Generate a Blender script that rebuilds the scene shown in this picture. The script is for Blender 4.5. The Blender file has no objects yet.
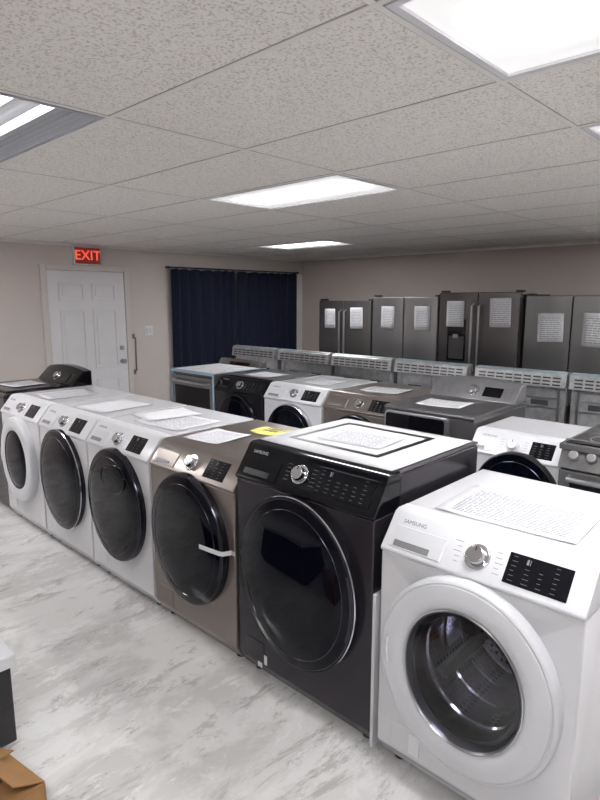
import bpy, bmesh, math, random
from mathutils import Matrix, Vector, Euler
random.seed(7)
SC=bpy.context.scene
COL=SC.collection
SC.view_settings.view_transform='Standard'
SC.view_settings.look='None'
SC.view_settings.exposure=-0.10

# ---------------------------------------------------------------- materials
def srgb(r,g,b):
    def f(c):
        c/=255.0
        return c/12.92 if c<=0.04045 else ((c+0.055)/1.055)**2.4
    return (f(r),f(g),f(b),1)
def base(name):
    m=bpy.data.materials.new(name); m.use_nodes=True
    nt=m.node_tree
    return m,nt,nt.nodes['Principled BSDF']
def pm(name,col,rough=0.5,metal=0.0,coat=0.0,emit=None,es=0.0,noise=0.04,nscale=6.0,bump=0.0,bscale=40,spec=0.5):
    m,nt,b=base(name)
    N=nt.nodes;L=nt.links
    b.inputs['Roughness'].default_value=rough
    b.inputs['Metallic'].default_value=metal
    b.inputs['Coat Weight'].default_value=coat
    b.inputs['Specular IOR Level'].default_value=spec
    if emit:
        b.inputs['Emission Color'].default_value=emit
        b.inputs['Emission Strength'].default_value=es
    tc=N.new('ShaderNodeTexCoord')
    nz=N.new('ShaderNodeTexNoise'); nz.inputs['Scale'].default_value=nscale; nz.inputs['Detail'].default_value=4
    L.new(tc.outputs['Object'],nz.inputs['Vector'])
    cr=N.new('ShaderNodeValToRGB')
    cr.color_ramp.elements[0].position=0.3; cr.color_ramp.elements[1].position=0.7
    cr.color_ramp.elements[0].color=tuple(max(0,c*(1-noise)) for c in col[:3])+(1,)
    cr.color_ramp.elements[1].color=tuple(min(1,c*(1+noise)) for c in col[:3])+(1,)
    L.new(nz.outputs['Fac'],cr.inputs['Fac']); L.new(cr.outputs['Color'],b.inputs['Base Color'])
    if bump>0:
        n2=N.new('ShaderNodeTexNoise'); n2.inputs['Scale'].default_value=bscale; n2.inputs['Detail'].default_value=6
        L.new(tc.outputs['Object'],n2.inputs['Vector'])
        bp=N.new('ShaderNodeBump'); bp.inputs['Strength'].default_value=bump; bp.inputs['Distance'].default_value=0.01
        L.new(n2.outputs['Fac'],bp.inputs['Height']); L.new(bp.outputs['Normal'],b.inputs['Normal'])
    return m
def steel(name,col,rough=0.3,metal=0.7):
    """smooth stainless with broad soft vertical gradients"""
    m,nt,b=base(name); N=nt.nodes;L=nt.links
    b.inputs['Metallic'].default_value=metal; b.inputs['Roughness'].default_value=rough
    b.inputs['Anisotropic'].default_value=0.4
    tc=N.new('ShaderNodeTexCoord')
    mp2=N.new('ShaderNodeMapping'); mp2.inputs['Scale'].default_value=(3.2,3.2,0.25)
    n2=N.new('ShaderNodeTexNoise'); n2.inputs['Scale'].default_value=1.0; n2.inputs['Detail'].default_value=0
    L.new(tc.outputs['Object'],mp2.inputs['Vector']); L.new(mp2.outputs['Vector'],n2.inputs['Vector'])
    cr=N.new('ShaderNodeValToRGB'); e=cr.color_ramp.elements
    e[0].position=0.3; e[1].position=0.7
    e[0].color=tuple(c*0.68 for c in col[:3])+(1,)
    e[1].color=tuple(min(1,c*1.28) for c in col[:3])+(1,)
    L.new(n2.outputs['Fac'],cr.inputs['Fac']); L.new(cr.outputs['Color'],b.inputs['Base Color'])
    return m
WHITE=pm('white_enamel',srgb(206,206,211),0.22,coat=0.3,noise=0.015)
WHITE2=pm('white_plastic',srgb(204,205,210),0.30,noise=0.015)
CHROME=pm('chrome',srgb(205,206,211),0.12,1.0,noise=0.02)
DCHROME=pm('dark_chrome',srgb(62,62,70),0.16,0.85,noise=0.02)
SATIN=pm('satin_silver',srgb(178,179,183),0.28,0.9,noise=0.03)
BLACKGL=pm('black_glass',srgb(11,11,17),0.08,noise=0.05,spec=0.28)
DARKGL=pm('dark_door_glass',srgb(6,8,18),0.03,noise=0.1,spec=0.17)
BLACK=pm('black_plastic',srgb(22,22,25),0.3,noise=0.1)
BLACKST=pm('black_stainless',srgb(56,53,59),0.25,0.65,noise=0.03)
BLACKENAMEL=pm('black_enamel',srgb(26,25,29),0.2,coat=0.2)
SIDEGREY=pm('graphite_side_panel',srgb(82,78,85),0.32,0.4,noise=0.04)
CHAMP=pm('champagne_steel',srgb(126,118,114),0.28,0.65,noise=0.02)
STEEL=steel('stainless_steel',srgb(150,150,152),0.27,0.72)
DSTEEL=steel('dark_stainless',srgb(108,105,106),0.25,0.7)
GRAPH=pm('graphite_enamel',srgb(86,85,88),0.28,0.35,noise=0.04)
GALV=pm('galvanised_steel',srgb(178,179,182),0.30,0.55,noise=0.20,nscale=18)
GREY=pm('grey_plastic',srgb(120,120,124),0.4)
DGREY=pm('dark_grey_case',srgb(62,60,62),0.45,noise=0.08)
SLOT=pm('slot_dark',srgb(56,58,64),0.7)
BLUEFILM=pm('blue_film',srgb(150,180,200),0.25,0.0,coat=0.3,noise=0.1)
PRINT=pm('light_print',srgb(122,124,132),0.5)
DPRINT=pm('grey_print',srgb(112,114,122),0.5)
FOAM=pm('white_foam',srgb(206,207,211),0.8,noise=0.03,bump=0.1,bscale=200)
YEL=pm('yellow_paper',srgb(210,198,106),0.7)
NAVY=pm('navy_fabric',srgb(14,22,48),0.9,noise=0.2,nscale=20,bump=0.2,bscale=300)
CARD=pm('cardboard',srgb(150,112,72),0.85,noise=0.1,nscale=12)
DOORW=pm('door_paint',srgb(232,231,235),0.4,noise=0.02)
TRIMM=pm('trim_paint',srgb(214,208,205),0.5,noise=0.02)
WTRIM=pm('white_trim_paint',srgb(232,230,230),0.5,noise=0.02)
TBAR=pm('grid_bar_paint',srgb(238,236,234),0.5,noise=0.03)
TSHADE=pm('painted_grid_shadow',srgb(170,166,163),0.8,noise=0.03)  # shadow tone painted along the ceiling bars
PAN=pm('light_pan',srgb(225,225,229),0.4)
PANG=pm('light_pan_grey',srgb(158,160,166),0.4)
TUBE=pm('fluorescent_tube',srgb(255,255,255),0.4,emit=(1,0.99,0.98,1),es=2.0)
REDE=pm('exit_red',srgb(240,60,45),0.5,emit=(1.0,0.13,0.07,1),es=1.1)
EXITF=pm('exit_face',srgb(130,46,42),0.5,emit=srgb(125,34,30),es=0.35)
def diffuser_mat():
    m,nt,b=base('light_diffuser');N=nt.nodes;L=nt.links
    b.inputs['Base Color'].default_value=(0.85,0.85,0.87,1)
    b.inputs['Emission Color'].default_value=(1,0.99,0.985,1)
    tc=N.new('ShaderNodeTexCoord'); sp=N.new('ShaderNodeSeparateXYZ'); L.new(tc.outputs['Object'],sp.inputs['Vector'])
    def mth(op,a,v=None):
        n=N.new('ShaderNodeMath'); n.operation=op; L.new(a,n.inputs[0])
        if v is not None: n.inputs[1].default_value=v
        return n.outputs[0]
    def band(out,f0,f1,p):
        a=mth('ABSOLUTE',out)
        mr=N.new('ShaderNodeMapRange'); mr.interpolation_type='SMOOTHSTEP'
        mr.inputs['From Min'].default_value=f0; mr.inputs['From Max'].default_value=f1; mr.inputs['To Min'].default_value=1.0; mr.inputs['To Max'].default_value=0.0
        L.new(a,mr.inputs['Value'])
        return mth('POWER',mr.outputs['Result'],p)
    bx=band(sp.outputs['X'],0.03,0.26,5.0); by=band(sp.outputs['Y'],0.36,0.53,3.5)
    mu=N.new('ShaderNodeMath'); mu.operation='MULTIPLY'; L.new(bx,mu.inputs[0]); L.new(by,mu.inputs[1])
    mg=mth('MULTIPLY',mu.outputs[0],66.0)
    v=N.new('ShaderNodeTexVoronoi'); v.inputs['Scale'].default_value=70; v.inputs['Randomness'].default_value=0.1; L.new(tc.outputs['Object'],v.inputs['Vector'])
    m3=N.new('ShaderNodeMapRange'); m3.inputs['To Min'].default_value=0.76; m3.inputs['To Max'].default_value=1.16; L.new(v.outputs['Distance'],m3.inputs['Value'])
    mx=mth('ADD',mg,0.62)
    mu2=N.new('ShaderNodeMath'); mu2.operation='MULTIPLY'; L.new(mx,mu2.inputs[0]); L.new(m3.outputs['Result'],mu2.inputs[1])
    L.new(mu2.outputs[0],b.inputs['Emission Strength'])
    return m
EMIT=diffuser_mat()
def wallmat(name,col):
    return pm(name,col,0.8,noise=0.03,nscale=1.3,bump=0.06,bscale=120)
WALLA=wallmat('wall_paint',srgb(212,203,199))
WALLB=wallmat('wall_paint_soft_shade',srgb(194,184,180))  # east wall: same paint, darkened so its shade sits in the colour
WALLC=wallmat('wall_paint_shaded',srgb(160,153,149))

def paper_mat(name,lines=34,cols=6.0,ink=(165,167,174)):
    m,nt,b=base(name);N=nt.nodes;L=nt.links
    b.inputs['Roughness'].default_value=0.75
    tc=N.new('ShaderNodeTexCoord'); mp=N.new('ShaderNodeMapping'); mp.inputs['Scale'].default_value=(cols,lines,1)
    L.new(tc.outputs['Generated'],mp.inputs['Vector'])
    s0=N.new('ShaderNodeSeparateXYZ'); L.new(tc.outputs['Generated'],s0.inputs['Vector'])
    nz=N.new('ShaderNodeTexNoise'); nz.inputs['Scale'].default_value=5; nz.inputs['Detail'].default_value=0
    sp=N.new('ShaderNodeSeparateXYZ'); L.new(mp.outputs['Vector'],sp.inputs['Vector'])
    def math_(op,a,bv=None,b2=None):
        n=N.new('ShaderNodeMath'); n.operation=op; L.new(a,n.inputs[0])
        if b2 is not None: L.new(b2,n.inputs[1])
        elif bv is not None: n.inputs[1].default_value=bv
        return n.outputs[0]
    fl=math_('FLOOR',sp.outputs['Y']); fr=math_('FRACT',sp.outputs['Y'])
    cb=N.new('ShaderNodeCombineXYZ'); L.new(sp.outputs['X'],cb.inputs['X']); L.new(fl,cb.inputs['Y'])
    L.new(cb.outputs[0],nz.inputs['Vector'])
    g1=math_('GREATER_THAN',nz.outputs['Fac'],0.42); g2=math_('GREATER_THAN',fr,0.5)
    mu=math_('MULTIPLY',g1,b2=g2)
    for ch in('X','Y'):
        a1=math_('ABSOLUTE',math_('SUBTRACT',s0.outputs[ch],0.5)); mu=math_('MULTIPLY',mu,b2=math_('LESS_THAN',a1,0.41))
    mx=N.new('ShaderNodeMix'); mx.data_type='RGBA'
    mx.inputs['A'].default_value=srgb(212,212,217); mx.inputs['B'].default_value=srgb(*ink)
    L.new(mu,mx.inputs['Factor']); L.new(mx.outputs['Result'],b.inputs['Base Color'])
    return m
PAPER=paper_mat('printed_paper',24,6,(140,142,150)); PAPER2=paper_mat('printed_paper_dense',24,8,(98,100,110)); PAPER3=paper_mat('printed_sign_paper',14,4,(150,152,160))
PLAINP=pm('plain_paper',srgb(216,216,221),0.7)

def floor_mat():
    m,nt,b=base('marbled_epoxy');N=nt.nodes;L=nt.links
    tc=N.new('ShaderNodeTexCoord')
    def layer(rot,sc,scale,dist,p0,p1,rg=0.7,off=0.0):
        mp=N.new('ShaderNodeMapping'); mp.inputs['Rotation'].default_value=(0,0,math.radians(rot)); mp.inputs['Scale'].default_value=(sc[0],sc[1],1); mp.inputs['Location'].default_value=(off,off*0.7,0)
        L.new(tc.outputs['Object'],mp.inputs['Vector'])
        n=N.new('ShaderNodeTexNoise'); n.inputs['Scale'].default_value=scale; n.inputs['Detail'].default_value=10; n.inputs['Roughness'].default_value=rg; n.inputs['Distortion'].default_value=dist
        L.new(mp.outputs[0],n.inputs['Vector'])
        c=N.new('ShaderNodeValToRGB'); e=c.color_ramp.elements
        e[0].position=p0; e[0].color=(0,0,0,1); e[1].position=p1; e[1].color=(1,1,1,1)
        L.new(n.outputs['Fac'],c.inputs['Fac'])
        return c.outputs['Color'],n
    A,n1=layer(25,(1,1.6),1.4,0.4,0.47,0.55,0.68)
    B,_=layer(-40,(1,2.2),2.0,0.4,0.52,0.57,0.76,3.0)
    C,_=layer(65,(1,2.6),2.2,0.5,0.55,0.60,0.80,7.0)
    D,_=layer(-15,(1,3.2),3.2,0.4,0.58,0.62,0.82,11.0)
    def mixc(prev,fac,amt,c2):
        mx=N.new('ShaderNodeMix'); mx.data_type='RGBA'
        mf=N.new('ShaderNodeMath'); mf.operation='MULTIPLY'; mf.inputs[1].default_value=amt; L.new(fac,mf.inputs[0]); L.new(mf.outputs[0],mx.inputs['Factor'])
        if prev is None: mx.inputs['A'].default_value=srgb(217,216,216)
        else: L.new(prev,mx.inputs['A'])
        mx.inputs['B'].default_value=c2
        return mx.outputs['Result']
    col=mixc(None,A,0.85,srgb(195,194,194)); col=mixc(col,B,0.7,srgb(230,230,230)); col=mixc(col,C,0.55,srgb(158,156,156)); col=mixc(col,D,0.55,srgb(134,132,133))
    L.new(col,b.inputs['Base Color'])
    mr=N.new('ShaderNodeMapRange'); mr.inputs['From Min'].default_value=0.35; mr.inputs['From Max'].default_value=0.65; mr.inputs['To Min'].default_value=0.06; mr.inputs['To Max'].default_value=0.26
    L.new(n1.outputs['Fac'],mr.inputs['Value']); L.new(mr.outputs['Result'],b.inputs['Roughness'])
    return m
def ceil_mat():
    m,nt,b=base('fissured_tile');N=nt.nodes;L=nt.links
    b.inputs['Roughness'].default_value=0.9
    tc=N.new('ShaderNodeTexCoord')
    n1=N.new('ShaderNodeTexNoise'); n1.inputs['Scale'].default_value=125; n1.inputs['Detail'].default_value=4; n1.inputs['Distortion'].default_value=0.4
    L.new(tc.outputs['Object'],n1.inputs['Vector'])
    c1=N.new('ShaderNodeValToRGB'); e=c1.color_ramp.elements
    e[0].position=0.34; e[0].color=(0,0,0,1); e[1].position=0.50; e[1].color=(1,1,1,1)
    L.new(n1.outputs['Fac'],c1.inputs['Fac'])
    mx=N.new('ShaderNodeMix'); mx.data_type='RGBA'; mx.inputs['A'].default_value=srgb(208,203,197); mx.inputs['B'].default_value=srgb(247,244,240)
    L.new(c1.outputs['Color'],mx.inputs['Factor'])
    L.new(mx.outputs['Result'],b.inputs['Base Color'])
    bp=N.new('ShaderNodeBump'); bp.inputs['Strength'].default_value=0.5; bp.inputs['Distance'].default_value=0.003
    L.new(c1.outputs['Color'],bp.inputs['Height']); L.new(bp.outputs['Normal'],b.inputs['Normal'])
    return m
FLOORM=floor_mat(); CEILM=ceil_mat()
def drum_mat():
    m,nt,b=base('perforated_drum');N=nt.nodes;L=nt.links
    b.inputs['Metallic'].default_value=1.0; b.inputs['Roughness'].default_value=0.15
    tc=N.new('ShaderNodeTexCoord'); v=N.new('ShaderNodeTexVoronoi'); v.inputs['Scale'].default_value=46; v.inputs['Randomness'].default_value=0.05
    L.new(tc.outputs['Object'],v.inputs['Vector'])
    c=N.new('ShaderNodeValToRGB'); e=c.color_ramp.elements
    e[0].position=0.26; e[0].color=srgb(16,16,20); e[1].position=0.36; e[1].color=srgb(205,205,212)
    L.new(v.outputs['Distance'],c.inputs['Fac']); L.new(c.outputs['Color'],b.inputs['Base Color'])
    return m
DRUM=drum_mat()
def glass_mat(name,tint,fac):
    m=bpy.data.materials.new(name); m.use_nodes=True; nt=m.node_tree;N=nt.nodes;L=nt.links
    N.remove(N['Principled BSDF'])
    t=N.new('ShaderNodeBsdfTransparent'); t.inputs['Color'].default_value=tint
    g=N.new('ShaderNodeBsdfGlossy'); g.inputs['Roughness'].default_value=0.03
    mx=N.new('ShaderNodeMixShader'); mx.inputs['Fac'].default_value=fac
    L.new(t.outputs[0],mx.inputs[1]); L.new(g.outputs[0],mx.inputs[2]); L.new(mx.outputs[0],N['Material Output'].inputs['Surface'])
    return m
GLASS=glass_mat('tinted_door_glass',(0.46,0.46,0.52,1),0.06)
def lens_mat():
    m=bpy.data.materials.new('clear_lens'); m.use_nodes=True; nt=m.node_tree;N=nt.nodes;L=nt.links
    b=N['Principled BSDF']; b.inputs['Base Color'].default_value=srgb(225,226,230); b.inputs['Roughness'].default_value=0.3
    t=N.new('ShaderNodeBsdfTransparent')
    tc=N.new('ShaderNodeTexCoord'); v=N.new('ShaderNodeTexWave'); v.inputs['Scale'].default_value=12; L.new(tc.outputs['Object'],v.inputs['Vector'])
    mr=N.new('ShaderNodeMapRange'); mr.inputs['To Min'].default_value=0.10; mr.inputs['To Max'].default_value=0.26; L.new(v.outputs['Fac'],mr.inputs['Value'])
    mx=N.new('ShaderNodeMixShader'); L.new(mr.outputs['Result'],mx.inputs['Fac'])
    L.new(t.outputs[0],mx.inputs[1]); L.new(b.outputs[0],mx.inputs[2]); L.new(mx.outputs[0],N['Material Output'].inputs['Surface'])
    return m
LENS=lens_mat()

# ---------------------------------------------------------------- mesh helpers
def NB(): return bmesh.new()
def addv(bm,co,M=None):
    v=Vector(co)
    if M is not None: v=M@v
    return bm.verts.new(v)
def box(bm,x0,x1,y0,y1,z0,z1,M=None):
    vs=[addv(bm,c,M) for c in [(x0,y0,z0),(x1,y0,z0),(x1,y1,z0),(x0,y1,z0),(x0,y0,z1),(x1,y0,z1),(x1,y1,z1),(x0,y1,z1)]]
    for f in [(0,3,2,1),(4,5,6,7),(0,1,5,4),(1,2,6,5),(2,3,7,6),(3,0,4,7)]:
        bm.faces.new([vs[i] for i in f])
    return bm
def prism(bm,prof,x0,x1,M=None):
    a=[addv(bm,(x0,p[0],p[1]),M) for p in prof]; b=[addv(bm,(x1,p[0],p[1]),M) for p in prof]
    n=len(prof)
    bm.faces.new(a); bm.faces.new(b[::-1])
    for i in range(n):
        j=(i+1)%n
        bm.faces.new([a[j],a[i],b[i],b[j]])
    return bm
def lathe(bm,prof,a,b,cx,cz,n=64,cap=True,M=None,close=False):
    rings=[]
    for off,y in prof:
        rings.append([addv(bm,(cx+(a-off)*math.cos(t*2*math.pi/n),y,cz+(b-off)*math.sin(t*2*math.pi/n)),M) for t in range(n)])
    for r0,r1 in zip(rings[:-1],rings[1:]):
        for i in range(n):
            j=(i+1)%n
            bm.faces.new([r0[i],r0[j],r1[j],r1[i]])
    if cap:
        bm.faces.new(rings[-1])
    return bm
def cylz(bm,c,r0,r1,h,n=32,M=None):
    a=[addv(bm,(c[0]+r0*math.cos(2*math.pi*i/n),c[1]+r0*math.sin(2*math.pi*i/n),c[2]),M) for i in range(n)]
    b=[addv(bm,(c[0]+r1*math.cos(2*math.pi*i/n),c[1]+r1*math.sin(2*math.pi*i/n),c[2]+h),M) for i in range(n)]
    bm.faces.new(a[::-1]); bm.faces.new(b)
    for i in range(n):
        j=(i+1)%n
        bm.faces.new([a[i],a[j],b[j],b[i]])
    return bm
def tube(bm,pts,r,n=12):
    pts=[Vector(p) for p in pts]; rings=[]
    for k,p in enumerate(pts):
        d=(pts[min(k+1,len(pts)-1)]-pts[max(k-1,0)]).normalized()
        up=Vector((0,0,1)) if abs(d.z)<0.9 else Vector((1,0,0))
        s=d.cross(up).normalized(); u=s.cross(d)
        rings.append([bm.verts.new(p+r*(math.cos(2*math.pi*i/n)*s+math.sin(2*math.pi*i/n)*u)) for i in range(n)])
    for r0,r1 in zip(rings[:-1],rings[1:]):
        for i in range(n):
            j=(i+1)%n
            bm.faces.new([r0[i],r0[j],r1[j],r1[i]])
    bm.faces.new(rings[0][::-1]); bm.faces.new(rings[-1])
    return bm
def rbox(bm,x0,x1,z0,z1,y0,y1,r,n=6,M=None):
    pts=[]
    for (cx,cz,a0) in((x1-r,z1-r,0),(x0+r,z1-r,90),(x0+r,z0+r,180),(x1-r,z0+r,270)):
        for k in range(n+1):
            t=math.radians(a0+90*k/n); pts.append((cx+r*math.cos(t),cz+r*math.sin(t)))
    A=[addv(bm,(p[0],y0,p[1]),M) for p in pts]; B=[addv(bm,(p[0],y1,p[1]),M) for p in pts]
    bm.faces.new(A); bm.faces.new(B[::-1]); m=len(pts)
    for i in range(m):
        j=(i+1)%m; bm.faces.new([A[j],A[i],B[i],B[j]])
    return bm
def mk(name,bm,mat,parent=None,bevel=0.0,smooth=True,seg=2,**props):
    bmesh.ops.recalc_face_normals(bm,faces=bm.faces)
    me=bpy.data.meshes.new(name); bm.to_mesh(me); bm.free()
    me.materials.append(mat)
    ob=bpy.data.objects.new(name,me); COL.objects.link(ob)
    if smooth:
        me.shade_smooth()
        if bevel==0: me.set_sharp_from_angle(angle=math.radians(38))
    if bevel>0:
        md=ob.modifiers.new('bevel','BEVEL'); md.width=bevel; md.segments=seg; md.limit_method='ANGLE'; md.angle_limit=math.radians(30); md.harden_normals=True
    if parent: ob.parent=parent
    for k,v in props.items(): ob[k]=v
    return ob
def thing(name,loc,rz,label,category,group=None):
    e=bpy.data.objects.new(name,None); COL.objects.link(e)
    e.empty_display_size=0.1
    e.location=loc; e.rotation_euler=(0,0,rz)
    e['label']=label; e['category']=category
    if group: e['group']=group
    return e
def text_ob(name,txt,size,M,mat,parent,depth=0.0006,align='LEFT'):
    cu=bpy.data.curves.new('t','FONT'); cu.body=txt; cu.size=size; cu.extrude=depth; cu.align_x=align; cu.align_y='CENTER'
    to=bpy.data.objects.new('t',cu); COL.objects.link(to)
    dg=bpy.context.evaluated_depsgraph_get(); dg.update()
    me=bpy.data.meshes.new_from_object(to.evaluated_get(dg))
    bpy.data.objects.remove(to)
    me.transform(M); me.name=name
    me.materials.clear(); me.materials.append(mat)
    ob=bpy.data.objects.new(name,me); COL.objects.link(ob)
    if parent: ob.parent=parent
    return ob
def front_M(x,y,z):
    return Matrix.Translation((x,y,z))@Matrix.Rotation(math.radians(90),4,'X')
def boolean_cut(ob,bmcut):
    me=bpy.data.meshes.new('c'); bmesh.ops.recalc_face_normals(bmcut,faces=bmcut.faces); bmcut.to_mesh(me); bmcut.free()
    c=bpy.data.objects.new('c',me); COL.objects.link(c)
    mats=list(ob.data.materials)
    md=ob.modifiers.new('b','BOOLEAN'); md.object=c; md.operation='DIFFERENCE'; md.solver='EXACT'
    par=ob.parent; ob.parent=None
    dg=bpy.context.evaluated_depsgraph_get(); dg.update()
    new=bpy.data.meshes.new_from_object(ob.evaluated_get(dg))
    ob.modifiers.clear(); ob.data=new
    new.materials.clear()
    for m in mats: new.materials.append(m)
    bpy.data.objects.remove(c); ob.parent=par
    new.shade_smooth(); new.set_sharp_from_angle(angle=math.radians(30))
RZ=math.radians(-90)
def plane_M(p0,p1):
    t=(p1-p0); L_=t.length; t=t.normalized(); n=Vector((0,-t.z,t.y)); mid=(p0+p1)/2
    return Matrix(((1,t.x,n.x,mid.x),(0,t.y,n.y,mid.y),(0,t.z,n.z,mid.z),(0,0,0,1))),L_

# ---------------------------------------------------------------- front-load machine
def front_loader(name,label,yc,w,H,xf,depth,bodym,panelm,style='oval',a=0.30,b=0.335,dcz=0.55,dial=0.0,disp=(0.09,0.28),
                 dialm=CHROME,rimm=DCHROME,group=None,simple=False,brand=True,side=None,dispm=BLACKGL,printm=PRINT,ph=0.13,pin=None,inset=False):
    e=thing(name,(xf,yc,0),RZ,label,'washing machine',group)
    hw=w/2
    bm=NB(); prism(bm,[(0.035,0.03),(0.0,0.09),(0,H-ph),(0.16,H-ph),(0.16,H-0.014),(depth,H-0.014),(depth,0.03)],-hw,hw)
    body=mk('body',bm,bodym,e,bevel=0.008)
    for sx in(-1,1):
        for yy in(0.08,depth-0.06):
            bm=NB(); cylz(bm,(sx*(hw-0.06),yy,0),0.025,0.02,0.032,16); mk('foot',bm,BLACK,e)
    bm=NB(); prism(bm,[(0.10,H+0.0),(depth-0.0,H+0.0),(depth,H-0.012),(0.13,H-0.012)],-hw+0.002,hw-0.002)
    mk('top_panel',bm,side or bodym,e,bevel=0.003)
    p0=Vector((0,-0.008,H-ph+0.012)); p1=Vector((0,0.082,H-0.006))
    bm=NB(); prism(bm,[(-0.004,H-ph),(p0.y,p0.z),(p1.y,p1.z),(0.10,H+0.001),(0.16,H+0.001),(0.16,H-ph)],-hw-0.001,hw+0.001)
    cp=mk('control_panel',bm,panelm,e,bevel=0.006,seg=3)
    PM,Lp=plane_M(p0,p1)
    bm=NB(); cylz(bm,(dial,0,-0.002),0.043,0.041,0.008,40,PM); mk('dial_ring',bm,dialm,cp,bevel=0.002)
    mk('dial',cylz(NB(),(dial,0,0.004),0.032,0.028,0.026,40,PM),dialm,cp,bevel=0.003)
    bm=NB(); box(bm,dial-0.0015,dial+0.0015,0.012,0.027,0.0295,0.0312,PM); mk('dial_mark',bm,BLACK,cp)
    hh=Lp*0.34
    bm=NB(); box(bm,disp[0],disp[1],-hh,hh,-0.002,0.003,PM); mk('display',bm,dispm,cp,bevel=0.002)
    bm=NB()
    nc=max(3,int((disp[1]-disp[0])/0.042)); cw=(disp[1]-disp[0]-0.02)/nc
    for r in range(6):
        v=hh*0.78-r*hh*0.31
        for cc in range(nc):
            if 0<cc<nc-1 and r in(0,1) : continue
            u=disp[0]+0.014+cc*cw
            l=random.uniform(0.010,0.020)
            box(bm,u,u+l,v-0.0007,v+0.0007,0.003,0.0034,PM)
    u=disp[0]+0.014+cw; box(bm,u,u+0.006,hh*0.45,hh*0.8,0.003,0.0034,PM); box(bm,u+0.010,u+0.012,hh*0.45,hh*0.8,0.003,0.0034,PM)
    mk('panel_lettering',bm,printm,cp,smooth=False,kind='stuff')
    bm=NB()
    lm=DPRINT if panelm in (WHITE,WHITE2) else PRINT
    for s in(-1,1):
        for r in range(5):
            v=0.034-r*0.017
            l=random.uniform(0.014,0.028)
            u=dial+s*0.058
            x0,x1=(u,u+l) if s>0 else (u-l,u)
            if x1<disp[0] or x0>disp[1]: box(bm,x0,x1,v-0.0008,v+0.0008,0.0,0.0005,PM)
    mk('cycle_lettering',bm,lm,cp,smooth=False,kind='stuff')
    if brand:
        text_ob('brand_lettering','SAMSUNG',0.02,PM@Matrix.Translation((-hw+0.05,Lp*0.30,0.0)),lm if panelm is not BLACKGL else SATIN,cp)
    bm=NB(); box(bm,-hw+0.03,dial-0.115,-Lp*0.40,Lp*0.17,-0.003,0.004,PM); dw=mk('detergent_drawer',bm,panelm,cp,bevel=0.003)
    bm=NB(); box(bm,-hw+0.045,dial-0.16,-Lp*0.36,-Lp*0.2,0.003,0.0055,PM); mk('drawer_grip',bm,GREY if panelm is not BLACKGL else BLACK,dw,bevel=0.002)
    bm=NB(); box(bm,-hw+0.06,-hw+0.17,-0.004,0.004,0.10,0.20); mk('drain_flap',bm,bodym,e,bevel=0.004)
    if style=='oval':
        dr=mk('door',lathe(NB(),[(0.0,0.006),(0.0,-0.026),(0.004,-0.036),(0.009,-0.038),(0.014,-0.036)],a,b,0,dcz,96,False),rimm,e)
        mk('door_glass',lathe(NB(),[(0.007,-0.0365),(0.03,-0.042),(0.07,-0.050),(0.11,-0.055),(0.16,-0.058),(0.22,-0.060)],a,b,0,dcz,96,True),DARKGL,dr)
        mk('door_bezel',lathe(NB(),[(0.046,-0.0430),(0.048,-0.0465),(0.050,-0.0480),(0.052,-0.0450)],a,b,0,dcz,96,False),DCHROME,dr)
        if inset:
            cx,cz,aa,bb=0.05,dcz+0.175,0.13,0.085
            mk('add_door',lathe(NB(),[(0.0,-0.040),(0.0,-0.0585),(0.003,-0.0600),(0.006,-0.0585),(0.006,-0.040)],aa,bb,cx,cz,64,False),DCHROME,dr,label='dark metal outline of an inset add-in door')
        if pin:
            mk('door_pinstripe',lathe(NB(),[(0.0,-0.026),(-0.0028,-0.030),(0.0,-0.034)],a,b,0,dcz,96,False),pin,dr)
        bm=NB()
        pts=[]
        for k in range(9):
            ang=math.radians(-22+k*44/8)
            pts.append(((a-0.014)*math.cos(ang),-0.039,dcz+(b-0.014)*math.sin(ang)))
        tube(bm,pts,0.005,10); mk('door_handle',bm,rimm,dr)
    elif style=='ring':
        dr=mk('door',lathe(NB(),[(0.0,0.004),(0.0,-0.034),(0.004,-0.042),(0.012,-0.046),(0.014,-0.0435),(0.017,-0.0435),(0.020,-0.0475),(0.060,-0.053),(0.088,-0.050),(0.098,-0.043),(0.10,0.0)],a,b,0,dcz,96,False),WHITE2,e)
        mk('door_trim',lathe(NB(),[(0.098,-0.040),(0.098,-0.049),(0.101,-0.051),(0.104,-0.049),(0.110,-0.038),(0.112,-0.01)],a,b,0,dcz,96,False),SATIN if not simple else DCHROME,dr)
        mk('door_glass',lathe(NB(),[(0.108,-0.045),(0.122,-0.053),(0.15,-0.059),(0.19,-0.063),(0.24,-0.065)],a,b,0,dcz,96,True),GLASS if not simple else DARKGL,dr)
        bm=NB(); tube(bm,[(-a+0.035,-0.050,dcz-0.05),(-a+0.03,-0.052,dcz),(-a+0.035,-0.050,dcz+0.05)],0.006,10); mk('door_handle',bm,WHITE2,dr)
        if not simple:
            ga,gb=a-0.115,b-0.115
            boolean_cut(body,lathe_solid(ga+0.004,gb+0.004,-0.05,0.46,dcz))
            mk('gasket',lathe(NB(),[(-0.002,-0.012),(0.014,-0.02),(0.022,0.01),(0.012,0.05),(0.0,0.07)],ga,gb,0,dcz,64,False),BLACK,e)
            dm=mk('drum',lathe(NB(),[(0.0,0.07),(0.001,0.42),(0.03,0.44),(0.10,0.445)],ga,gb,0,dcz,64,True),DRUM,e)
            for yy in(0.075,0.20,0.31):
                mk('drum_rib',lathe(NB(),[(0.001,yy),(0.007,yy+0.006),(0.001,yy+0.012)],ga,gb,0,dcz,64,False),CHROME,dm)
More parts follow.
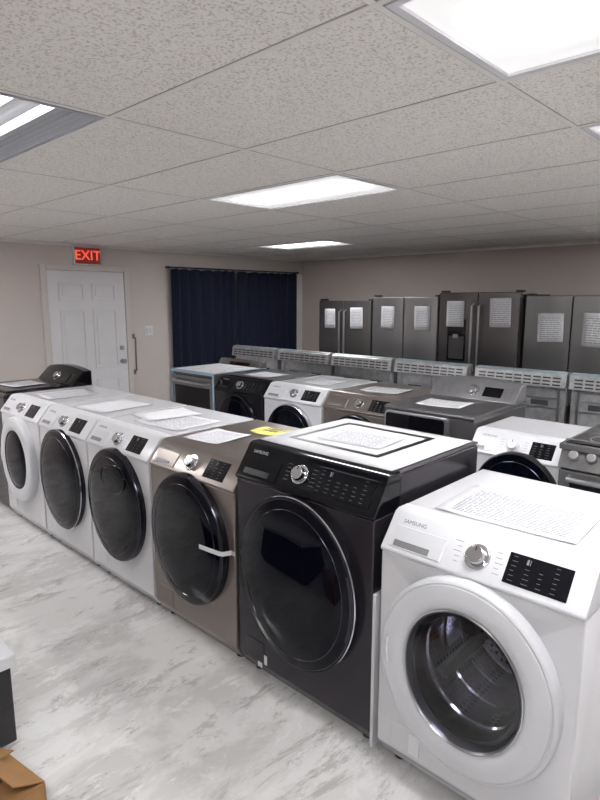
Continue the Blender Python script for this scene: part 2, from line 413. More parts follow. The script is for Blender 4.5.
            for k in range(3):
                ang=math.radians(215+k*120)
                cx,cz=(ga-0.02)*math.cos(ang),dcz+(gb-0.02)*math.sin(ang)
                bm=NB(); prism(bm,[(0.1,0.02),(0.12,-0.028),(0.38,-0.028),(0.4,0.02)],-0.02,0.02,Matrix.Translation((cx,0,cz))@Matrix.Rotation(math.pi/2-ang,4,'Y')@Matrix.Scale(-1,4,(0,0,1)))
                mk('drum_paddle',bm,GREY,dm,bevel=0.006)
    return e
def lathe_solid(a,b,y0,y1,cz):
    bm=NB(); n=64
    A=[bm.verts.new((a*math.cos(2*math.pi*i/n),y0,cz+b*math.sin(2*math.pi*i/n))) for i in range(n)]
    B=[bm.verts.new((a*math.cos(2*math.pi*i/n),y1,cz+b*math.sin(2*math.pi*i/n))) for i in range(n)]
    bm.faces.new(A); bm.faces.new(B[::-1])
    for i in range(n):
        j=(i+1)%n; bm.faces.new([A[j],A[i],B[i],B[j]])
    return bm
G1='front row of laundry machines'
XF=1.60
w6=front_loader('washing_machine','white front-load washer with see-through round door and chrome dial',0.777,0.686,0.975,XF,0.76,WHITE,WHITE2,'ring',0.308,0.335,0.515,0.0,(0.095,0.285),group=G1)
w5=front_loader('washing_machine','tall black stainless front-load washer with large glossy oval door',1.532,0.756,1.09,XF,0.78,BLACKST,BLACKGL,'oval',0.322,0.365,0.575,-0.02,(0.07,0.345),group=G1,side=SIDEGREY,ph=0.15,pin=CHROME)
w4=front_loader('washing_machine','champagne-coloured front-load washer with dark oval door',2.272,0.686,0.985,XF,0.76,CHAMP,CHAMP,'oval',0.300,0.335,0.545,-0.02,(0.10,0.25),group=G1)
w3=front_loader('washing_machine','white front-load washer with glossy black oval door beside the champagne one',2.978,0.686,0.985,XF,0.76,WHITE,WHITE2,'oval',0.300,0.335,0.545,-0.02,(0.10,0.25),group=G1,inset=True)
w2=front_loader('washing_machine','white front-load washer with black oval door between two white machines',3.680,0.686,0.985,XF,0.76,WHITE,WHITE2,'oval',0.300,0.335,0.545,-0.02,(0.10,0.25),group=G1,pin=CHROME)
w1=front_loader('washing_machine','white front-load washer with white-rimmed round door beside a black top loader',4.385,0.686,0.985,XF,0.76,WHITE,WHITE2,'ring',0.290,0.32,0.545,-0.02,(0.10,0.25),group=G1,simple='near')
bm=NB(); box(bm,0.3785,0.3925,0.0,0.06,0.03,0.66); mk('foam_guard',bm,FOAM,w5,bevel=0.003)
bm=NB(); box(bm,-0.25,-0.222,-0.0012,0.001,0.075,0.15); mk('sticker',bm,PLAINP,w5)
bm=NB(); box(bm,-0.215,-0.19,-0.0012,0.001,0.10,0.145); mk('sticker',bm,PLAINP,w5)
bm=NB(); box(bm,-0.2,-0.16,-0.006,0.001,0.11,0.19); mk('sticker',bm,PLAINP,w6)
bm=NB()
prof=[(0.15,-0.0605),(0.23,-0.0535),(0.286,-0.0460),(0.3015,-0.0380),(0.318,-0.0015),(0.343,-0.0015)]
L0=[bm.verts.new((x,y,0.555)) for x,y in prof]; L1=[bm.verts.new((x,y,0.578)) for x,y in prof]
for i in range(len(prof)-1): bm.faces.new([L0[i],L0[i+1],L1[i+1],L1[i]])
mk('tape_strip',bm,PLAINP,w4)

# ---------------------------------------------------------------- machine with rear console
def rear_console(label,loc,w,H,depth,bodym,group,panelm=BLACKGL,lidm=BLACKGL,front_door=False,ch=0.15,console_mat=None):
    e=thing('washing_machine' if not front_door else 'clothes_dryer',loc,RZ,label,'washing machine' if not front_door else 'dryer',group); hw=w/2
    bm=NB(); box(bm,-hw,hw,0,depth,0.03,H-0.03); mk('body',bm,bodym,e,bevel=0.012)
    bm=NB(); prism(bm,[(-0.006,H-0.03),(-0.004,H-0.014),(0.02,H-0.004),(depth-0.14,H),(depth,H),(depth,H-0.03)],-hw-0.002,hw+0.002); mk('top_panel',bm,bodym,e,bevel=0.006,seg=3)
    if not front_door:
        bm=NB(); box(bm,-hw+0.05,hw-0.05,0.04,depth-0.18,H-0.005,H+0.014); lid=mk('lid',bm,lidm,e,bevel=0.006)
        bm=NB(); box(bm,-0.1,0.1,0.02,0.045,H-0.002,H+0.018); mk('lid_grip',bm,CHROME,lid,bevel=0.003)
    else:
        d=mk('door',rbox(NB(),-hw+0.02,hw-0.16,0.22,H-0.036,-0.030,0.004,0.03),SATIN,e,bevel=0.005)
        mk('door_window',rbox(NB(),-hw+0.035,hw-0.19,0.30,H-0.050,-0.034,-0.025,0.02),BLACKGL,d,bevel=0.002)
        bm=NB(); box(bm,hw-0.185,hw-0.168,-0.045,-0.028,0.5,0.72); mk('door_handle',bm,SATIN,d,bevel=0.004)
    n=14; top=[]
    for k in range(n+1):
        u=-1+2*k/n; top.append((u*hw*0.98, H+ch*(0.80+0.20*(1-u*u))))
    bm=NB()
    F0=[];F1=[];B0=[];B1=[];T1=[]
    for (x,z) in top:
        F0.append(bm.verts.new((x,depth-0.20,H-0.002))); F1.append(bm.verts.new((x,depth-0.10,z-0.025))); T1.append(bm.verts.new((x,depth-0.07,z)))
        B1.append(bm.verts.new((x,depth,z))); B0.append(bm.verts.new((x,depth,H-0.002)))
    for i in range(n):
        for A,B in((F0,F1),(F1,T1),(T1,B1),(B1,B0),(B0,F0)):
            bm.faces.new([A[i],A[i+1],B[i+1],B[i]])
    for i in(0,n): bm.faces.new([F0[i],F1[i],T1[i],B1[i],B0[i]])
    c=mk('control_panel',bm,console_mat or panelm,e,bevel=0.006,seg=3)
    PM,Lp=plane_M(Vector((0,depth-0.20,H)),Vector((0,depth-0.10,H+ch*0.95-0.025)))
    mk('dial_ring',cylz(NB(),(0,0,-0.001),0.046,0.044,0.008,32,PM),CHROME,c,bevel=0.002)
    mk('dial',cylz(NB(),(0,0,0.004),0.034,0.03,0.024,32,PM),CHROME,c,bevel=0.003)
    bm=NB(); box(bm,0.08,0.22,-Lp*0.28,Lp*0.28,-0.002,0.003,PM); mk('display',bm,BLACKGL,c,bevel=0.002)
    bm=NB()
    for s in(-0.26,-0.2,-0.13,0.235,0.27):
        for r in range(5): box(bm,s,s+0.026,0.036-r*0.018,0.038-r*0.018,0,0.0007,PM)
    mk('panel_lettering',bm,PRINT if console_mat is None else DPRINT,c,smooth=False,kind='stuff')
    for sx in(-1,1):
        for yy in(0.06,depth-0.06): mk('foot',cylz(NB(),(sx*(hw-0.06),yy,0),0.025,0.02,0.032,16),BLACK,e)
    return e
rear_console('black top-load washer with glossy rear console near the door wall',(XF+0.04,5.11,0),0.70,0.985,0.74,BLACKENAMEL,G1)

# ---------------------------------------------------------------- ranges
def kitchen_range(label,loc,rz,bodym,w=0.756,H=0.92,depth=0.66,guard=0.24,doorm=None,topm=BLACKGL,group=None,knobs_front=False,backpanel=False,name='kitchen_range',film=False):
    e=thing(name,loc,rz,label,'stove',group); hw=w/2
    bm=NB(); box(bm,-hw,hw,0.04,depth,0.04,H-0.03); mk('body',bm,DGREY if doorm is None else doorm,e,bevel=0.004)
    bm=NB(); box(bm,-hw-0.002,hw+0.002,0.0,depth,H-0.03,H); ct=mk('cooktop',bm,bodym,e,bevel=0.005)
    bm=NB(); box(bm,-hw+0.02,hw-0.02,0.03,depth-0.07,H,H+0.006); mk('glass_top',bm,topm,ct,bevel=0.002)
    for (x,y,r) in((-0.19,0.18,0.10),(0.19,0.18,0.085),(-0.19,0.44,0.075),(0.19,0.44,0.10)):
        mk('burner_ring',lathe(NB(),[(0,H+0.006),(0,H+0.0068),(0.004,H+0.0068),(0.004,H+0.006)],r,r,0,0,40,False,Matrix.Translation((x,y,0))@Matrix(((1,0,0,0),(0,0,1,0),(0,1,0,0),(0,0,0,1)))),GREY,ct)
    bm=NB(); box(bm,-hw+0.004,hw-0.004,0.0,0.045,0.25,H-0.13 if knobs_front else H-0.05); d=mk('oven_door',bm,bodym,e,bevel=0.006)
    bm=NB(); box(bm,-hw+0.06,hw-0.06,-0.003,0.01,0.34,H-(0.19 if knobs_front else 0.15)); mk('oven_window',bm,BLACKGL,d,bevel=0.003)
    hz=H-0.16 if knobs_front else H-0.10
    bm=NB(); tube(bm,[(-hw+0.06,0.0,hz),(-hw+0.06,-0.05,hz),(hw-0.06,-0.05,hz),(hw-0.06,0.0,hz)],0.011,12); mk('handle',bm,SATIN,d)
    bm=NB(); box(bm,-hw+0.004,hw-0.004,0.0,0.045,0.07,0.24); mk('storage_drawer',bm,bodym,e,bevel=0.006)
    if film:
        t=0.016
        bm=NB(); T=H+0.002
        for b_ in((-hw-0.004,-hw+t,-0.004,0.004,0.06,T),(hw-t,hw+0.004,-0.004,0.004,0.06,T),(-hw+t,hw-t,-0.004,0.004,H-0.02,T),(-hw-0.004,hw+0.004,0.004,t,T-0.003,T+0.003),(-hw-0.004,-hw+t,t,depth,T-0.003,T+0.003),(hw-t,hw+0.004,t,depth,T-0.003,T+0.003)): box(bm,*b_)
        mk('protective_film',bm,BLUEFILM,e,label='pale blue protective film on the edges')
    if knobs_front:
        bm=NB(); prism(bm,[(-0.01,H-0.12),(0.05,H-0.0),(0.10,H+0.01),(0.10,H-0.12)],-hw,hw); cp=mk('control_panel',bm,bodym,e,bevel=0.005)
        PM,_=plane_M(Vector((0,-0.01,H-0.12)),Vector((0,0.05,H)))
        for x in(-0.31,-0.23,0.15,0.23,0.31):
            mk('knob',cylz(NB(),(x,0,-0.001),0.026,0.021,0.032,28,PM),SATIN,cp,bevel=0.003)
        bm=NB(); box(bm,-0.14,0.08,-0.035,0.035,-0.002,0.003,PM); mk('display',bm,BLACKGL,cp,bevel=0.002)
    if guard>0:
        y0=depth-0.085
        bm=NB(); prism(bm,[(y0,H),(y0+0.03,H+guard-0.02),(y0+0.045,H+guard),(depth,H+guard),(depth,H)],-hw,hw); cp=mk('backguard',bm,bodym,e,bevel=0.006,seg=3)
        PM,_=plane_M(Vector((0,y0,H)),Vector((0,y0+0.03,H+guard-0.02)))
        bm=NB(); box(bm,-0.16,0.16,-guard*0.27,guard*0.27,-0.002,0.003,PM); mk('display',bm,BLACKGL,cp,bevel=0.002)
        if guard>0.12:
            for x in(-0.31,-0.22,0.22,0.31):
                mk('knob',cylz(NB(),(x,0,-0.001),0.026,0.021,0.03,28,PM),SATIN,cp,bevel=0.003)
    if backpanel:
        T=H+guard
        bm=NB(); box(bm,-hw+0.01,hw-0.01,depth,depth+0.02,0.06,T-0.12); bp=mk('back_panel',bm,GALV,e,bevel=0.003)
        bm=NB(); prism(bm,[(depth,T-0.12),(depth+0.075,T-0.12),(depth+0.06,T-0.015),(depth+0.03,T+0.004),(depth-0.01,T+0.004),(depth-0.01,T-0.12)],-hw,hw); vb=mk('vent_hood',bm,GALV,bp,bevel=0.004)
        bm=NB()
        Rm=Matrix.Translation((0,depth+0.068,T-0.066))@Matrix.Rotation(math.atan2(0.015,0.105),4,'X')
        for r in range(3):
            for i in range(9):
                x=-hw+0.07+i*(w-0.14)/8
                z=-0.038+r*0.027
                box(bm,x-0.030,x+0.030,-0.002,0.0016,z,z+0.012,Rm)
        mk('vent_slots',bm,SLOT,vb,smooth=False)
        bm=NB()
        box(bm,-hw+0.03,hw-0.03,depth+0.02,depth+0.026,T-0.30,T-0.285); box(bm,-hw+0.03,hw-0.03,depth+0.02,depth+0.026,T-0.22,T-0.205)
        for s in(-1,0,1):
            box(bm,s*(hw-0.06)-0.012,s*(hw-0.06)+0.012,depth+0.02,depth+0.027,0.15,T-0.13)
        mk('stiffening_ribs',bm,SATIN,bp)
        for s in(-1,1):
            bm=NB(); box(bm,s*0.17-0.07,s*0.17+0.07,depth+0.0195,depth+0.0225,T-0.275,T-0.232); mk('access_opening',bm,SLOT,bp,smooth=False)
        bm=NB(); box(bm,-hw,hw,depth+0.045,depth+0.049,T-0.006,T+0.0015); mk('film_edge',bm,BLUEFILM,vb)
    for sx in(-1,1):
        for yy in(0.08,depth-0.06): mk('foot',cylz(NB(),(sx*(hw-0.05),yy,0),0.02,0.018,0.042,14),BLACK,e)
    return e
G2='second row of appliances'
X2=3.40
kitchen_range('stainless stove with pale blue protective film along its edges',(X2,4.72,0),RZ,STEEL,w=0.70,H=1.01,depth=0.70,guard=0.07,topm=PLAINP,group=G2,doorm=STEEL,film=True)
front_loader('washing_machine','black front-load washer standing beside a white one',4.02,0.66,1.0,X2,0.76,BLACKENAMEL,BLACKGL,'oval',0.27,0.30,0.56,0,(0.1,0.25),group=G2,side=GRAPH)
front_loader('washing_machine','white front-load washer with black round door in the second row',3.33,0.665,1.0,X2,0.76,WHITE,WHITE2,'oval',0.28,0.31,0.55,0,(0.1,0.27),group=G2,rimm=CHROME)
front_loader('washing_machine','champagne front-load washer beside a dark grey dryer',2.64,0.665,1.0,X2,0.76,CHAMP,CHAMP,'oval',0.28,0.31,0.55,0,(0.1,0.27),group=G2)
rear_console('dark grey dryer with square window door and rounded silver rear console',(X2-0.14,1.95,0),0.67,1.01,0.78,GRAPH,G2,front_door=True,ch=0.14,console_mat=SATIN)
front_loader('washing_machine','white front-load dryer with black round door and buttons',1.28,0.60,0.95,3.14,0.58,WHITE,WHITE2,'oval',0.25,0.27,0.60,-0.05,(0.05,0.18),group=G2,rimm=BLACK,dialm=WHITE2)
kitchen_range('stainless slide-in stove with front knobs beside the white dryer',(2.86,0.59,0),RZ,STEEL,w=0.756,H=1.03,depth=0.7,guard=0.0,knobs_front=True,group=G2,doorm=STEEL)
G3='stoves lined up with their backs showing'
X3=4.60
for i,yc in enumerate([5.16,4.35,3.55,2.76,1.93,1.15]):
    kitchen_range('freestanding stove seen from behind, galvanised slotted back panel',(X3+0.74,yc,0),math.radians(90),STEEL,w=0.756,H=0.92,depth=0.66,guard=0.235,group=G3,backpanel=True)

# ---------------------------------------------------------------- refrigerators
G4='refrigerators along the wall'
def fridge(label,yc,w,H,xf,m,dispenser=None,depth=0.80,handles=True,casem=DGREY):
    e=thing('refrigerator',(xf,yc,0),RZ,label,'refrigerator',G4); hw=w/2
    bm=NB(); box(bm,-hw,hw,0.09,depth,0.03,H-0.02); mk('body',bm,casem,e,bevel=0.006)
    zs=0.72
    for s in(-1,1):
        x0,x1=(-hw,-0.005) if s<0 else (0.005,hw)
        bm=NB(); box(bm,x0,x1,0.0,0.085,zs,H); d=mk('door',bm,m,e,bevel=0.010,seg=3)
        if handles:
            hx=s*0.04
            bm=NB(); tube(bm,[(hx,0.0,zs+0.08),(hx,-0.05,zs+0.10),(hx,-0.05,H-0.14),(hx,0.0,H-0.12)],0.012,12); mk('handle',bm,SATIN if m is not STEEL else CHROME,d)
        if dispenser and s==dispenser:
            cx=(x0+x1)/2
            bm=NB(); box(bm,cx-0.11,cx+0.11,-0.004,0.02,1.05,1.50); dp=mk('water_dispenser',bm,BLACKGL,d,bevel=0.004)
            bm=NB(); box(bm,cx-0.09,cx+0.09,-0.005,-0.003,1.07,1.32); mk('dispenser_recess',bm,DGREY,dp)
            bm=NB(); box(bm,cx-0.03,cx+0.03,-0.03,-0.004,1.30,1.34); mk('dispenser_lever',bm,SATIN,dp,bevel=0.004)
        bm=NB(); box(bm,s*(hw-0.03)-0.025,s*(hw-0.03)+0.025,0.02,0.14,H-0.001,H+0.022); mk('hinge_cover',bm,BLACK,e,bevel=0.004)
    bm=NB(); box(bm,-hw,hw,0.0,0.085,0.08,zs-0.008); fd=mk('freezer_drawer',bm,m,e,bevel=0.010,seg=3)
    bm=NB(); tube(bm,[(-hw+0.08,0.0,zs-0.08),(-hw+0.10,-0.05,zs-0.08),(hw-0.10,-0.05,zs-0.08),(hw-0.08,0,zs-0.08)],0.012,12); mk('handle',bm,SATIN,fd)
    for sx in(-1,1):
        for yy in(0.15,depth-0.08): mk('foot',cylz(NB(),(sx*(hw-0.06),yy,0),0.025,0.022,0.032,14),BLACK,e)
    return e
XR=5.87
fridge('dark stainless french-door refrigerator next to the curtains',4.79,0.86,1.70,XR,DSTEEL)
fridge('stainless french-door refrigerator with paper signs taped on',3.88,0.91,1.745,XR,STEEL,casem=BLACKENAMEL,handles=False)
fridge('black stainless refrigerator with water dispenser in the door',2.92,0.91,1.79,XR-0.05,DSTEEL,dispenser=-1)
fridge('stainless french-door refrigerator with large paper signs',1.97,0.91,1.755,XR,STEEL,casem=BLACKENAMEL,handles=False)
fridge('stainless french-door refrigerator at the end of the visible row',1.01,0.91,1.755,XR,STEEL)

# papers -------------------------------------------------------------
def vpaper(x,y,z,w,h,label='white printed sheet taped on a refrigerator door',mat=None,rot=0):
    bm=NB(); rows=[]
    for j in range(5):
        v=-h/2+h*j/4
        rows.append([bm.verts.new((-w/2+w*i/4, v, 0.003*math.sin(i*1.1)*((4-j)/4.0)+0.0035)) for i in range(5)])
    for j in range(4):
        for i in range(4): bm.faces.new([rows[j][i],rows[j][i+1],rows[j+1][i+1],rows[j+1][i]])
    ob=mk('paper_sheet',bm,mat or PAPER3)
    md=ob.modifiers.new('s','SOLIDIFY'); md.thickness=0.0006
    R=Matrix(((0,0,-1,0),(-1,0,0,0),(0,1,0,0),(0,0,0,1)))
    ob.matrix_world=Matrix.Translation((x,y,z))@R@Matrix.Rotation(rot,4,'Z')
    ob['label']=label; ob['category']='paper'; ob['group']='paper signs on the refrigerators'
    return ob
XP=XR-0.004
vpaper(XP,5.02,1.47,0.18,0.25); vpaper(XP,4.58,1.48,0.20,0.27,rot=0.02)
vpaper(XP,4.10,1.50,0.19,0.27,rot=-0.02); vpaper(XP,3.62,1.50,0.21,0.28)
vpaper(XP-0.055,3.17,1.56,0.21,0.28); vpaper(XP-0.05,2.66,1.58,0.23,0.30,rot=0.02)
vpaper(XP,2.16,1.44,0.25,0.28,rot=0.03); vpaper(XP,1.72,1.43,0.28,0.32,rot=-0.03)

def hpaper(x,y,z,w,h,rot=0,mat=PAPER,label='white printed sheet lying on a washer top',name='paper_sheet',cat='paper',group='papers on the machine tops',th=0.0012,curl=0.004):
    bm=NB(); rows=[]
    n=6
    for j in range(n+1):
        rows.append([bm.verts.new((-w/2+w*i/n,-h/2+h*j/n,curl*abs(2*i/n-1)**3)) for i in range(n+1)])
    for j in range(n):
        for i in range(n): bm.faces.new([rows[j][i],rows[j][i+1],rows[j+1][i+1],rows[j+1][i]])
    ob=mk(name,bm,mat); md=ob.modifiers.new('s','SOLIDIFY'); md.thickness=th; md.offset=0
    ob.location=(x,y,z); ob.rotation_euler=(0,0,RZ+rot)
    ob['label']=label; ob['category']=cat
    if group: ob['group']=group
    return ob
hpaper(1.95,0.78,0.978,0.48,0.34,0.04,PAPER2,'wide printed instruction sheet on the white washer')
hpaper(2.035,1.53,1.094,0.72,0.62,0,FOAM,'white packing liner sheet on the black washer','packing_liner','packing',None,0.003,0.001)
e=thing('framed_label',(2.05,1.56,1.0975),RZ,'large printed label with thick black border on the packing liner','label')
bm=NB()
W,Hh,t=0.50,0.44,0.024
box(bm,-W/2,W/2,-Hh/2,-Hh/2+t,0,0.001); box(bm,-W/2,W/2,Hh/2-t,Hh/2,0,0.001); box(bm,-W/2,-W/2+t,-Hh/2+t,Hh/2-t,0,0.001); box(bm,W/2-t,W/2,-Hh/2+t,Hh/2-t,0,0.001)
mk('black_border',bm,BLACK,e,smooth=False)
hpaper(2.04,1.55,1.0975,0.32,0.24,0.1,PAPER,'white printed sheet inside the black-bordered label')
hpaper(1.90,2.42,0.988,0.26,0.26,0.1,PAPER,'printed white sheet on the champagne washer')
yl=hpaper(2.17,2.28,0.988,0.19,0.15,0.15,YEL,'yellow energy rating sheet curling up on the washer','energy_sheet','paper','papers on the machine tops',0.001,0.012)
text_ob('sheet_lettering','ENERGY\nGUIDE',0.038,Matrix.Translation((-0.08,0.03,0.004)),DGREY,yl)
hpaper(1.98,2.90,0.988,0.42,0.34,0.05,PAPER,'white printed sheets on the white washer')
hpaper(2.05,3.12,0.992,0.28,0.36,-0.15,PLAINP,'plain white sheet overlapping others')
hpaper(1.98,3.66,0.988,0.36,0.40,0.1,PLAINP,'white packing sheet on the white washer')
hpaper(1.98,4.38,0.988,0.34,0.38,-0.1,PAPER,'white printed sheet on the far white washer')
hpaper(1.92,5.10,1.0035,0.30,0.28,0.1,PAPER,'white printed sheet on the black top loader')
hpaper(3.78,2.64,1.003,0.34,0.26,0.1,PAPER,'white printed sheet on the champagne washer')
hpaper(3.80,3.30,1.003,0.30,0.30,0.05,PAPER,'white printed sheet on the second-row washer')
hpaper(3.52,1.97,1.012,0.32,0.26,0.1,PAPER,'white printed sheet on the dark grey dryer')
hpaper(3.78,4.03,1.003,0.34,0.30,0.05,PLAINP,'plain white sheet on the black washer')

# ---------------------------------------------------------------- low cabinet and cardboard box
e=thing('storage_cabinet',(0.32,2.51,0),0,'low black cabinet with a thick white top','cabinet')
bm=NB(); box(bm,-0.40,0.36,-0.36,0.34,0.04,0.36); mk('body',bm,BLACKENAMEL,e,bevel=0.006)
bm=NB(); box(bm,-0.41,0.375,-0.380,0.355,0.36,0.410); mk('cabinet_top',bm,WHITE2,e,bevel=0.006)
bm=NB(); box(bm,0.36,0.366,-0.32,0.32,0.06,0.34); mk('side_door',bm,BLACK,e,bevel=0.004)
for sx in(-0.34,0.30):
    for sy in(-0.28,0.28): mk('foot',cylz(NB(),(sx,sy,0),0.02,0.02,0.042,14),BLACK,e)
def carton(loc,rz,x,y,h,label,flaps,fl):
    e=thing('cardboard_box',loc,rz,label,'box')
    bm=NB()
    for bx in((-x,x,-y,-y+0.005,0,h),(-x,x,y-0.005,y,0,h),(-x,-x+0.005,-y,y,0,h),(x-0.005,x,-y,y,0,h),(-x,x,-y,y,0,0.005)): box(bm,*bx)
    mk('body',bm,CARD,e,smooth=False)
    for k in range(4):
        Mk=Matrix.Rotation(k*math.pi/2,4,'Z')
        ex=y if k%2==0 else x; wd=x if k%2==0 else y
        Mk=Mk@Matrix.Translation((0,-ex,h+0.003))@Matrix.Rotation(math.radians(flaps[k]),4,'X')
        bm=NB(); box(bm,-wd+0.004,wd-0.004,-ex*fl,0.0,-0.002,0.002,Mk); mk('flap',bm,CARD,e,smooth=False)
carton((0.435,1.785,0),math.radians(10),0.145,0.13,0.21,'small brown cardboard box with loosely folded flaps',[-176,-150,-158,-174],0.8)

# ---------------------------------------------------------------- room
X0,X1,Y0,Y1,CZ=-2.2,6.77,-2.8,6.40,2.325
def struct(name,bm,mat,**k):
    ob=mk(name,bm,mat,None,**k); ob['kind']='structure'; return ob
struct('floor',box(NB(),X0,X1,Y0,Y1,-0.1,0),FLOORM,smooth=False)
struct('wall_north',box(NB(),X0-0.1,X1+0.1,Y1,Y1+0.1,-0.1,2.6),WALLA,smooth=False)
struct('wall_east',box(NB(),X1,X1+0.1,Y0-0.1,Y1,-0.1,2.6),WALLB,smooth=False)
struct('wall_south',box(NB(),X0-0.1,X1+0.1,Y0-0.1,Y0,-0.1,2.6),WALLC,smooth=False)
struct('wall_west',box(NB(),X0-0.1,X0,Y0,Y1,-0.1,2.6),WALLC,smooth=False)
PX,PY=0.60,1.10
gx=[1.07+PX*i for i in range(-6,11)]; gx=[g for g in gx if X0<g<X1]
gy=[0.8+PY*i for i in range(-4,7)]; gy=[g for g in gy if Y0<g<Y1]
lights=[(1.07,-0.3,0),(0.47,1.9,1),(2.27,1.9,0),(4.67,4.1,0),(2.27,-0.3,0),(-0.73,-0.3,0),(4.67,-0.3,0),(-0.73,4.1,0),(0.47,4.1,0),(5.87,-0.3,0),(-1.33,-2.5,0),(3.47,-1.4,0)]  # some out-of-view troffers are added to brighten the far room
cells=set((round(l[0],2),round(l[1],2)) for l in lights)
bm=NB()
xs=[X0]+gx+[X1]; ys=[Y0]+gy+[Y1]
vg={}
def gv(x,y):
    k=(round(x,3),round(y,3))
    if k not in vg: vg[k]=bm.verts.new((x,y,CZ))
    return vg[k]
for i in range(len(xs)-1):
    for j in range(len(ys)-1):
        if (round(xs[i],2),round(ys[j],2)) in cells: continue
        bm.faces.new([gv(xs[i],ys[j]),gv(xs[i],ys[j+1]),gv(xs[i+1],ys[j+1]),gv(xs[i+1],ys[j])])
me=bpy.data.meshes.new('ceiling'); bm.to_mesh(me); bm.free(); me.materials.append(CEILM)
ob=bpy.data.objects.new('ceiling',me); COL.objects.link(ob); ob['kind']='structure'
bm=NB()
for g in gx: box(bm,g-0.009,g+0.009,Y0,Y1,CZ-0.003,CZ+0.03)
struct('trim_1',bm,TBAR,smooth=False)
bm=NB()
for g in gy: box(bm,X0,X1,g-0.009,g+0.009,CZ-0.0025,CZ+0.03)
struct('trim_2',bm,TBAR,smooth=False)
bm=NB()
for g in gx: box(bm,g-0.0120,g+0.0120,Y0,Y1,CZ-0.0012,CZ+0.02)
for g in gy: box(bm,X0,X1,g-0.0120,g+0.0120,CZ-0.001,CZ+0.02)
struct('grid_shadow_lines',bm,TSHADE,smooth=False)  # grey strips edging the bars stand in for their shadow lines
bm=NB(); box(bm,X0,X1,Y1-0.022,Y1,CZ-0.025,CZ); box(bm,X1-0.022,X1,Y0,Y1-0.022,CZ-0.025,CZ); struct('trim_3',bm,TBAR,smooth=False)
struct('baseboard_north',box(NB(),X0,2.66,Y1-0.015,Y1,0,0.10),TRIMM,bevel=0.003)
struct('baseboard_east',box(NB(),X1-0.015,X1,Y0,Y1,0,0.10),TRIMM,bevel=0.003)
struct('trim_4',box(NB(),6.64,6.765,Y1-0.025,Y1,0,2.10),WTRIM,bevel=0.003)
for (lx,ly,kind) in lights:
    e=thing('ceiling_light',(lx+PX/2,ly+PY/2,CZ),0,'recessed fluorescent ceiling troffer with bright diffuser' if kind==0 else 'ceiling troffer with two bare tubes seen through clear lens','ceiling light','fluorescent ceiling lights')
    hx,hy=PX/2-0.014,PY/2-0.014
    bm=NB()
    if kind==0:
        z0,z1=-0.004,0.05
        for b_ in((-hx,hx,-hy,-hy+0.02,z0,z1),(-hx,hx,hy-0.02,hy,z0,z1),(-hx,-hx+0.02,-hy+0.02,hy-0.02,z0,z1),(hx-0.02,hx,-hy+0.02,hy-0.02,z0,z1)): box(bm,*b_)
        mk('frame',bm,PAN,e,smooth=False)
        bm=NB(); box(bm,-hx+0.02,hx-0.02,-hy+0.02,hy-0.02,0.004,0.012); mk('diffuser',bm,EMIT,e,smooth=False)
    else:
        z0,z1=-0.004,0.05
        for b_ in((-hx,hx,-hy,-hy+0.015,z0,z1),(-hx,hx,hy-0.015,hy,z0,z1),(-hx,-hx+0.015,-hy+0.015,hy-0.015,z0,z1),(hx-0.015,hx,-hy+0.015,hy-0.015,z0,z1),(-hx,hx,-hy,hy,z1,z1+0.01)): box(bm,*b_)
        mk('frame',bm,PANG,e,smooth=False)
        for tx in(0.01,0.14):
            bm=NB(); tube(bm,[(tx,-hy+0.02,0.022),(tx,hy-0.02,0.022)],0.014,16); mk('fluorescent_tube',bm,TUBE,e)
        bm=NB(); vs=[bm.verts.new(c) for c in((-hx+0.015,-hy+0.015,0.004),(hx-0.015,-hy+0.015,0.004),(hx-0.015,hy-0.015,0.004),(-hx+0.015,hy-0.015,0.004))]; bm.faces.new(vs); mk('lens',bm,LENS,e,smooth=False)

# door on north wall
DX0,DX1,DH=2.74,3.66,2.03
fr=struct('trim_5',box(box(box(NB(),DX0-0.07,DX0-0.005,Y1-0.03,Y1,0,DH+0.06),DX1+0.005,DX1+0.07,Y1-0.03,Y1,0,DH+0.06),DX0-0.005,DX1+0.005,Y1-0.03,Y1,DH+0.004,DH+0.06),TRIMM,bevel=0.004)
d=struct('door_1',box(NB(),DX0,DX1,Y1-0.018,Y1,0.008,DH),DOORW,bevel=0.003)
dw=DX1-DX0
def dpart(name,bm,mat,bev=0.004):
    return mk(name,bm,mat,d,bevel=bev)
for cx in(DX0+dw*0.29,DX0+dw*0.71):
    for (z0,z1) in((0.2,0.80),(0.92,1.60),(1.70,1.90)):
        bm=NB()
        hw_=dw*0.16
        for b_ in((cx-hw_,cx+hw_,z0,z0+0.02),(cx-hw_,cx+hw_,z1-0.02,z1),(cx-hw_,cx-hw_+0.02,z0+0.02,z1-0.02),(cx+hw_-0.02,cx+hw_,z0+0.02,z1-0.02)):
            box(bm,b_[0],b_[1],Y1-0.030,Y1-0.017,b_[2],b_[3])
        box(bm,cx-hw_+0.045,cx+hw_-0.045,Y1-0.027,Y1-0.017,z0+0.05,z1-0.05)
        dpart('door_panel',bm,DOORW,0.003)
MY=Matrix.Rotation(math.radians(90),4,'X')
dpart('door_knob',cylz(cylz(NB(),(0,0,0),0.03,0.028,0.012,24,Matrix.Translation((DX1-0.07,Y1-0.018,0.98))@MY),(0,0,0.012),0.014,0.03,0.045,24,Matrix.Translation((DX1-0.07,Y1-0.018,0.98))@MY),SATIN,0.002)
dpart('deadbolt',cylz(NB(),(0,0,0),0.028,0.026,0.02,24,Matrix.Translation((DX1-0.07,Y1-0.018,1.14))@MY),SATIN,0.002)
e=thing('pull_handle',(DX1+0.10,Y1,1.05),0,'vertical metal pull bar on the wall beside the door','handle')
bm=NB(); tube(bm,[(0,-0.001,0.22),(0,-0.05,0.20),(0,-0.05,-0.20),(0,-0.001,-0.22)],0.010,12); mk('bar',bm,GREY,e)
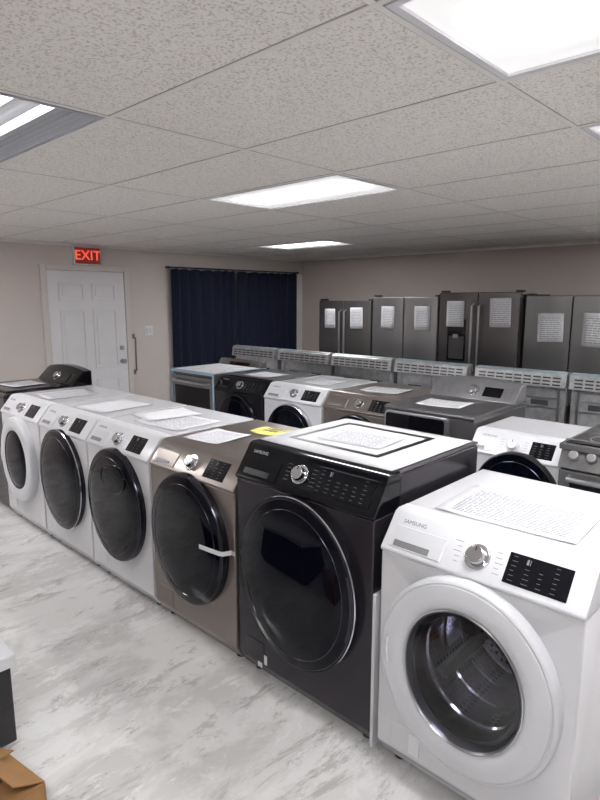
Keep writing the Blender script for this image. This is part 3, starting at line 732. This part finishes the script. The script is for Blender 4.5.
for z in(0.22,-0.22): mk('mount_plate',box(NB(),-0.02,0.02,-0.008,0,z-0.03,z+0.03),GREY,e,bevel=0.002)
e=thing('light_switch',(3.98,Y1,1.33),0,'white double light switch plate on the wall','switch')
mk('plate',box(NB(),-0.06,0.06,-0.006,0,-0.06,0.06),WTRIM,e,bevel=0.002)
for s in(-0.025,0.025): mk('toggle',box(NB(),s-0.012,s+0.012,-0.012,-0.005,-0.03,0.03),PLAINP,e,bevel=0.002)
e=thing('exit_sign',(3.21,Y1,2.20),0,'lit red EXIT sign mounted above the door','sign')
mk('housing',box(NB(),-0.16,0.16,-0.05,0,-0.10,0.10),WTRIM,e,bevel=0.006)
mk('sign_face',box(NB(),-0.15,0.15,-0.053,-0.049,-0.09,0.09),EXITF,e,bevel=0.002)
text_ob('exit_lettering','EXIT',0.150,front_M(0,-0.0545,0.0),REDE,e,0.002,'CENTER')
e=thing('curtain_rod',(5.44,Y1-0.07,2.118),0,'thin dark curtain rod above the navy curtains','curtain rod')
mk('rod',tube(NB(),[(-1.18,0,0),(1.17,0,0)],0.008,12),NAVY,e)
for s in(-1.18,1.17): mk('finial',cylz(NB(),(0,0,0),0.016,0.010,0.02,16,Matrix.Translation((s,0,0))@Matrix.Rotation(math.radians(90)*(1 if s>0 else -1),4,'Y')),DGREY,e)
for s in(-1.17,1.16): mk('bracket',box(NB(),s-0.01,s+0.01,-0.0,0.07,-0.012,0.012),DGREY,e)
for k,(a0,a1) in enumerate([(4.29,5.375),(5.40,6.61)]):
    bm=NB(); n=150; rows=[]
    for zz in [2.100,2.07,1.9,1.5,1.0,0.5,0.06]:
        amp=0.026+0.018*(2.11-zz)/2
        row=[]
        for i in range(n+1):
            u=i/n; x=a0+(a1-a0)*u
            ph_=u*2*math.pi*7+1.8*math.sin(u*7+k*2)+0.15*math.sin(zz*2)
            s_=math.sin(ph_)
            yy=Y1-0.072+ (amp*s_+0.005*math.sin(u*61+zz*2))
            zt=zz-(0.012*(1+math.sin(ph_*1.0+1.0))*0.5 if zz>2.09 else 0)
            row.append(bm.verts.new((x,yy,zt)))
        rows.append(row)
    for r0,r1 in zip(rows[:-1],rows[1:]):
        for i in range(n): bm.faces.new([r0[i],r0[i+1],r1[i+1],r1[i]])
    o=mk('curtain',bm,NAVY); md=o.modifiers.new('s','SOLIDIFY'); md.thickness=0.003
    o['label']='navy blue gathered curtain panel hanging to the floor'; o['category']='curtain'; o['group']='navy curtains'

# ---------------------------------------------------------------- world, camera
w=bpy.data.worlds.new('world'); SC.world=w; w.use_nodes=True
w.node_tree.nodes['Background'].inputs['Color'].default_value=(0.5,0.5,0.52,1); w.node_tree.nodes['Background'].inputs['Strength'].default_value=0.3
cd=bpy.data.cameras.new('camera'); cam=bpy.data.objects.new('camera',cd); COL.objects.link(cam)
cd.sensor_fit='VERTICAL'; cd.sensor_height=36; cd.sensor_width=27; cd.lens=26; cd.clip_start=0.02
cam.location=(0,0,1.72); cam.rotation_euler=(math.radians(90-9.91),0,math.radians(43.51-90))
SC.camera=cam
